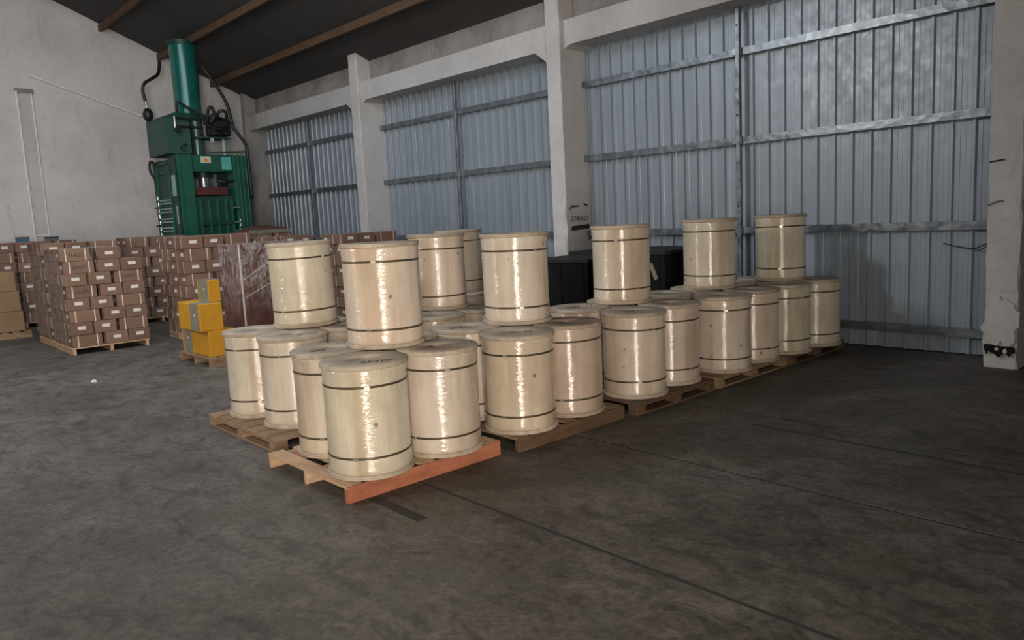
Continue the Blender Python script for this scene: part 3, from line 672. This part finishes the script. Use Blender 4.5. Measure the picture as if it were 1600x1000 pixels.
fs2 = film_sheet('stretch_film', M['film_dim'], None, [((-0.012, 0.0, 0.16), (0, 1.0, 0), (0, 0, 1.26), 26, 40)], 0.018, 15)
fs2.location = (2.488, 12.86, 0); fs2.rotation_euler = (0, 0, 0); tag(fs2, 'clear stretch film on the side of the stack behind the nearest one', 'film')

# ------------------------------------------------------------------ green press
R_ = empty('hydraulic_press', (6.18, 16.15, 0)); tag(R_, 'tall green hydraulic baling press by the end wall', 'press')
ox, oy = 6.18, 16.15
def pb(name, x0, x1, y0, y1, z0, z1, mat, parent=None, bev=0.008):
    return MB().box(x0-ox, x1-ox, y0-oy, y1-oy, z0, z1, bev).build(name, M[mat], parent or R_)
def ptube(name, pts, rad, mat, parent=None, n=8): return MB().tube([(x-ox, y-oy, z) for x, y, z in pts], rad, n).build(name, M[mat], parent or R_)
def pcyl(name, a, b, rad, mat, parent=None, n=24): return MB().cyl((a[0]-ox, a[1]-oy, a[2]), (b[0]-ox, b[1]-oy, b[2]), rad, n).build(name, M[mat], parent or R_)
pb('base_frame', 5.35, 7.0, 15.55, 16.75, 0, 0.25, 'green_dark')
pl_ = pb('post', 5.50, 5.80, 15.60, 15.90, 0.25, 3.10, 'green')
pb('post_rib', 5.53, 5.555, 15.57, 15.60, 0.3, 3.06, 'green', pl_, 0)
pr_ = pb('post', 6.62, 6.93, 15.60, 15.95, 0.25, 3.08, 'green')
for xx in (6.72, 6.80, 6.88): pcyl('guide_tube', (xx, 15.575, 1.2), (xx, 15.575, 3.15), 0.014, 'green', pr_, 10)
pb('post', 5.50, 5.64, 16.58, 16.78, 0.25, 3.05, 'green_dark'); pb('post', 6.72, 6.93, 16.58, 16.78, 0.25, 3.05, 'green_dark')
pb('rear_panel', 5.64, 6.72, 16.62, 16.68, 0.25, 2.2, 'green_dark')
hb = pb('head_beam', 5.80, 6.62, 15.66, 16.45, 2.76, 3.10, 'green')
sg = pb('warning_sign', 5.99, 6.19, 15.645, 15.657, 2.93, 3.06, 'sign', hb, 0)
MB().add([(x-ox, y-oy, z) for y in (15.640, 15.6445) for x, z in ((6.03, 2.955), (6.15, 2.955), (6.09, 3.04))], [(0, 1, 2), (5, 4, 3), (0, 3, 4, 1), (1, 4, 5, 2), (2, 5, 3, 0)]).build('warning_triangle', M['orange'], sg)
pb('cyan_plate', 6.40, 6.60, 15.64, 15.657, 2.80, 3.05, 'cyan', hb, 0); pb('pale_strip', 6.34, 6.40, 15.642, 15.657, 2.80, 3.05, 'tank', hb, 0)
pcyl('ram', (6.16, 16.05, 2.46), (6.16, 16.05, 2.80), 0.12, 'chrome'); pcyl('ram_collar', (6.16, 16.05, 2.66), (6.16, 16.05, 2.76), 0.19, 'green_dark')
pb('platen', 5.84, 6.50, 15.68, 16.42, 2.30, 2.46, 'platen')
ptube('hose', [(6.28, 15.7, 2.60), (6.42, 15.62, 2.55), (6.62, 15.62, 2.58)], 0.03, 'rubber')
dd = pb('chamber_door', 5.81, 6.56, 15.64, 15.70, 0.28, 2.28, 'green_dark')
for xx in (5.86, 6.03, 6.20, 6.37, 6.50): pb('door_rib', xx, xx+0.05, 15.60, 15.64, 0.3, 2.22, 'green', dd, 0.004)
for zz in (0.6, 1.15, 1.70): pb('door_rail', 5.87, 6.60, 15.585, 15.60, zz, zz+0.06, 'green_dark', dd, 0.004)
for zz in (1.55, 1.72, 2.02): pb('door_latch', 6.54, 6.66, 15.55, 15.585, zz, zz+0.03, 'chrome', dd, 0.003)
for zz in (1.45, 1.55, 1.65, 1.75): pcyl('chain_pin', (6.645, 15.57, zz), (6.645, 15.57, zz+0.05), 0.018, 'chrome', pr_, 8)
# left side gate with latches
sp = pb('side_gate', 5.46, 5.495, 15.62, 16.80, 0.28, 3.02, 'green_dark')
for zz in (2.95, 2.77, 2.23, 2.17, 2.06, 2.00, 1.86, 1.80, 1.68, 1.62, 1.5, 1.2, 0.9): pcyl('latch_bar', (5.435, 15.98, zz), (5.435, 16.58, zz), 0.017, 'green' if zz > 2.3 else 'paleplate', sp, 8)
for zz in (2.3, 2.17, 2.05, 1.93, 1.8, 1.68, 1.55, 1.42): pcyl('hinge_pin', (5.43, 16.68, zz-0.045), (5.43, 16.68, zz+0.035), 0.024, 'chrome', sp, 8)
for zz in (2.1, 1.74, 1.5): pcyl('hinge_stub', (5.44, 16.72, zz), (5.36, 16.72, zz), 0.014, 'pump', sp, 8)
pcyl('hinge_rod', (5.43, 16.74, 0.3), (5.43, 16.74, 3.0), 0.02, 'green_dark', sp, 8)
ptube('side_handle', [(5.43, 16.62, 2.98), (5.38, 16.74, 3.04), (5.37, 16.78, 2.86), (5.42, 16.72, 2.70)], 0.026, 'pump', sp)
pb('rating_plate', 5.448, 5.461, 15.66, 15.84, 2.30, 2.70, 'paleplate', sp, 0)
pb('side_strap', 5.45, 5.461, 15.68, 15.74, 1.75, 2.1, 'paleplate', sp, 0)
for a, b in ((15.92, 15.96), (16.62, 16.66)): pb('gate_rib', 5.43, 5.461, a, b, 0.3, 2.9, 'green', sp, 0.004)
# oil tank
tk = pb('oil_tank', 5.33, 5.82, 15.58, 16.60, 3.10, 3.79, 'tank')
pb('tank_lid', 5.325, 5.825, 15.575, 16.605, 3.79, 3.80, 'tank', tk); pcyl('filler_cap', (5.64, 15.6, 3.2), (5.64, 15.54, 3.2), 0.05, 'green_dark', tk, 12)
for q in range(3): pcyl('tank_fitting', (5.60+q*0.05, 15.58, 3.22+0.03*q), (5.60+q*0.05, 15.52, 3.22+0.03*q), 0.018, 'pump', tk, 8)
pcyl('tank_pipe', (5.50, 15.52, 3.78), (6.05, 15.52, 3.74), 0.022, 'pump', tk, 10); pcyl('tank_pipe', (5.52, 15.53, 3.62), (6.05, 15.53, 3.60), 0.022, 'pump', tk, 10)
pcyl('tank_pipe', (5.52, 15.52, 3.55), (5.52, 15.52, 3.80), 0.026, 'chrome', tk, 10); pcyl('valve_wheel', (5.56, 15.53, 3.56), (5.56, 15.47, 3.56), 0.06, 'pump', tk, 12)
# cylinders
pcyl('main_cylinder', (6.00, 16.05, 3.90), (6.00, 16.05, 5.25), 0.25, 'teal', n=40); pcyl('cylinder_cap', (6.00, 16.05, 5.25), (6.00, 16.05, 5.33), 0.28, 'green_dark', n=40)
pb('cylinder_flange', 5.62, 6.24, 15.80, 16.40, 3.80, 3.92, 'green_dark')
pcyl('lower_cylinder', (6.07, 15.95, 3.10), (6.07, 15.95, 3.85), 0.135, 'steelgreen', n=32)
pcyl('lower_sleeve', (6.07, 15.95, 3.40), (6.07, 15.95, 3.44), 0.165, 'green_dark', n=32)
for a, b in ((3.10, 3.86),): pb('gantry_leg', 5.84, 5.94, 16.2, 16.4, a, b, 'green_dark'); pb('gantry_leg', 6.22, 6.30, 16.2, 16.4, a, b, 'green_dark')
ptube('hose', [(5.66, 15.75, 3.92), (5.67, 15.7, 4.10), (5.82, 15.68, 4.02), (6.0, 15.66, 3.90), (6.2, 15.64, 3.70)], 0.025, 'rubber')
# pump and valve block on the right
pb('pump_shelf', 5.95, 6.66, 15.66, 16.15, 3.42, 3.45, 'tank'); pm = pb('pump_block', 6.32, 6.70, 15.70, 16.10, 3.48, 3.80, 'pump', None, 0.03)
for q in range(4): pcyl('valve', (6.38+q*0.085, 15.70, 3.52+0.05*(q % 2)), (6.38+q*0.085, 15.62, 3.52+0.05*(q % 2)), 0.03, 'pump', pm, 10)
pcyl('motor', (6.36, 15.9, 3.83), (6.72, 15.9, 3.70), 0.12, 'pump', pm); pcyl('shelf_leg', (6.55, 15.8, 3.08), (6.55, 15.8, 3.42), 0.035, 'paleplate')
pb('pump_tag', 6.22, 6.29, 15.63, 15.65, 3.34, 3.42, 'paleplate', pm, 0)
pcyl('cross_rail', (6.15, 15.58, 3.13), (6.95, 15.58, 3.16), 0.02, 'tank', n=10)
for pts in ([(6.22, 15.7, 3.70), (6.22, 15.62, 3.95), (6.29, 15.6, 4.02), (6.34, 15.62, 3.86), (6.26, 15.66, 3.72)], [(6.40, 15.72, 3.82), (6.46, 15.64, 3.95), (6.58, 15.62, 3.94), (6.62, 15.7, 3.74)], [(6.33, 16.05, 4.95), (6.52, 15.9, 4.55), (6.66, 15.74, 4.15), (6.70, 15.66, 3.80), (6.72, 15.64, 3.60)], [(6.70, 15.64, 3.66), (6.80, 15.60, 3.50), (6.92, 15.58, 3.30), (6.93, 15.57, 3.12), (6.94, 15.57, 2.2)], [(6.10, 15.6, 3.72), (6.25, 15.58, 3.62), (6.45, 15.58, 3.60), (6.62, 15.64, 3.68)]):
    ptube('hose', pts, 0.032, 'rubber', n=10)
# power lead with gland hanging at the tank
o = empty('power_lead', (5.62, 17.2, 3.86)); tag(o, 'black power lead with bulky connector hanging left of the press cylinder', 'cable')
# rests on a stub on the tank corner; the lead climbs out of the picture to the roof
o.location = (5.36, 16.50, 3.802)
MB().lathe([(0.0, 0.0), (0.035, 0.0), (0.075, 0.05), (0.10, 0.10), (0.095, 0.18), (0.06, 0.25), (0.03, 0.27), (0.0, 0.27)], 16).build('connector', M['rubber'], o)
MB().cyl((0, 0, 0.26), (-0.02, 0, 0.42), 0.022, 10).build('gland', M['chrome'], o)
MB().tube([(-0.02, 0, 0.40), (-0.05, 0, 0.58), (-0.01, 0, 0.74), (0.16, 0.05, 0.86), (0.35, 0.2, 1.0), (0.42, 0.25, 1.25)], 0.032, 10).build('lead', M['rubber'], o)

o = empty('loose_wire', (8.20, 2.55, 1.08)); tag(o, 'thin black wire sagging along the corrugated wall beside the near column', 'wire')
MB().tube([(0.06, 0.22, 0.03), (0.05, 0.10, 0.0), (0.04, -0.05, -0.02), (0.0, -0.16, 0.02), (-0.03, -0.28, 0.06)], 0.006, 6).build('strand', M['rubber'], o)
MB().tube([(0.05, -0.02, -0.02), (0.03, -0.12, -0.03), (0.0, -0.20, 0.03)], 0.005, 6).build('strand', M['rubber'], o)

# ------------------------------------------------------------------ floor scrap
b = MB(); bm = bmesh.new(); bmesh.ops.create_icosphere(bm, subdivisions=2, radius=0.03); rn = random.Random(2)
for v in bm.verts: v.co *= rn.uniform(0.6, 1.25); v.co.z = max(v.co.z*0.6, -0.014)
bm.verts.index_update(); b.add([v.co[:] for v in bm.verts], [[v.index for v in f.verts] for f in bm.faces]); bm.free()
o = b.build('plastic_scrap', M['litter'], loc=(2.14, 9.3, 0.014)); tag(o, 'tiny crumpled white scrap on the empty floor at left', 'scrap')
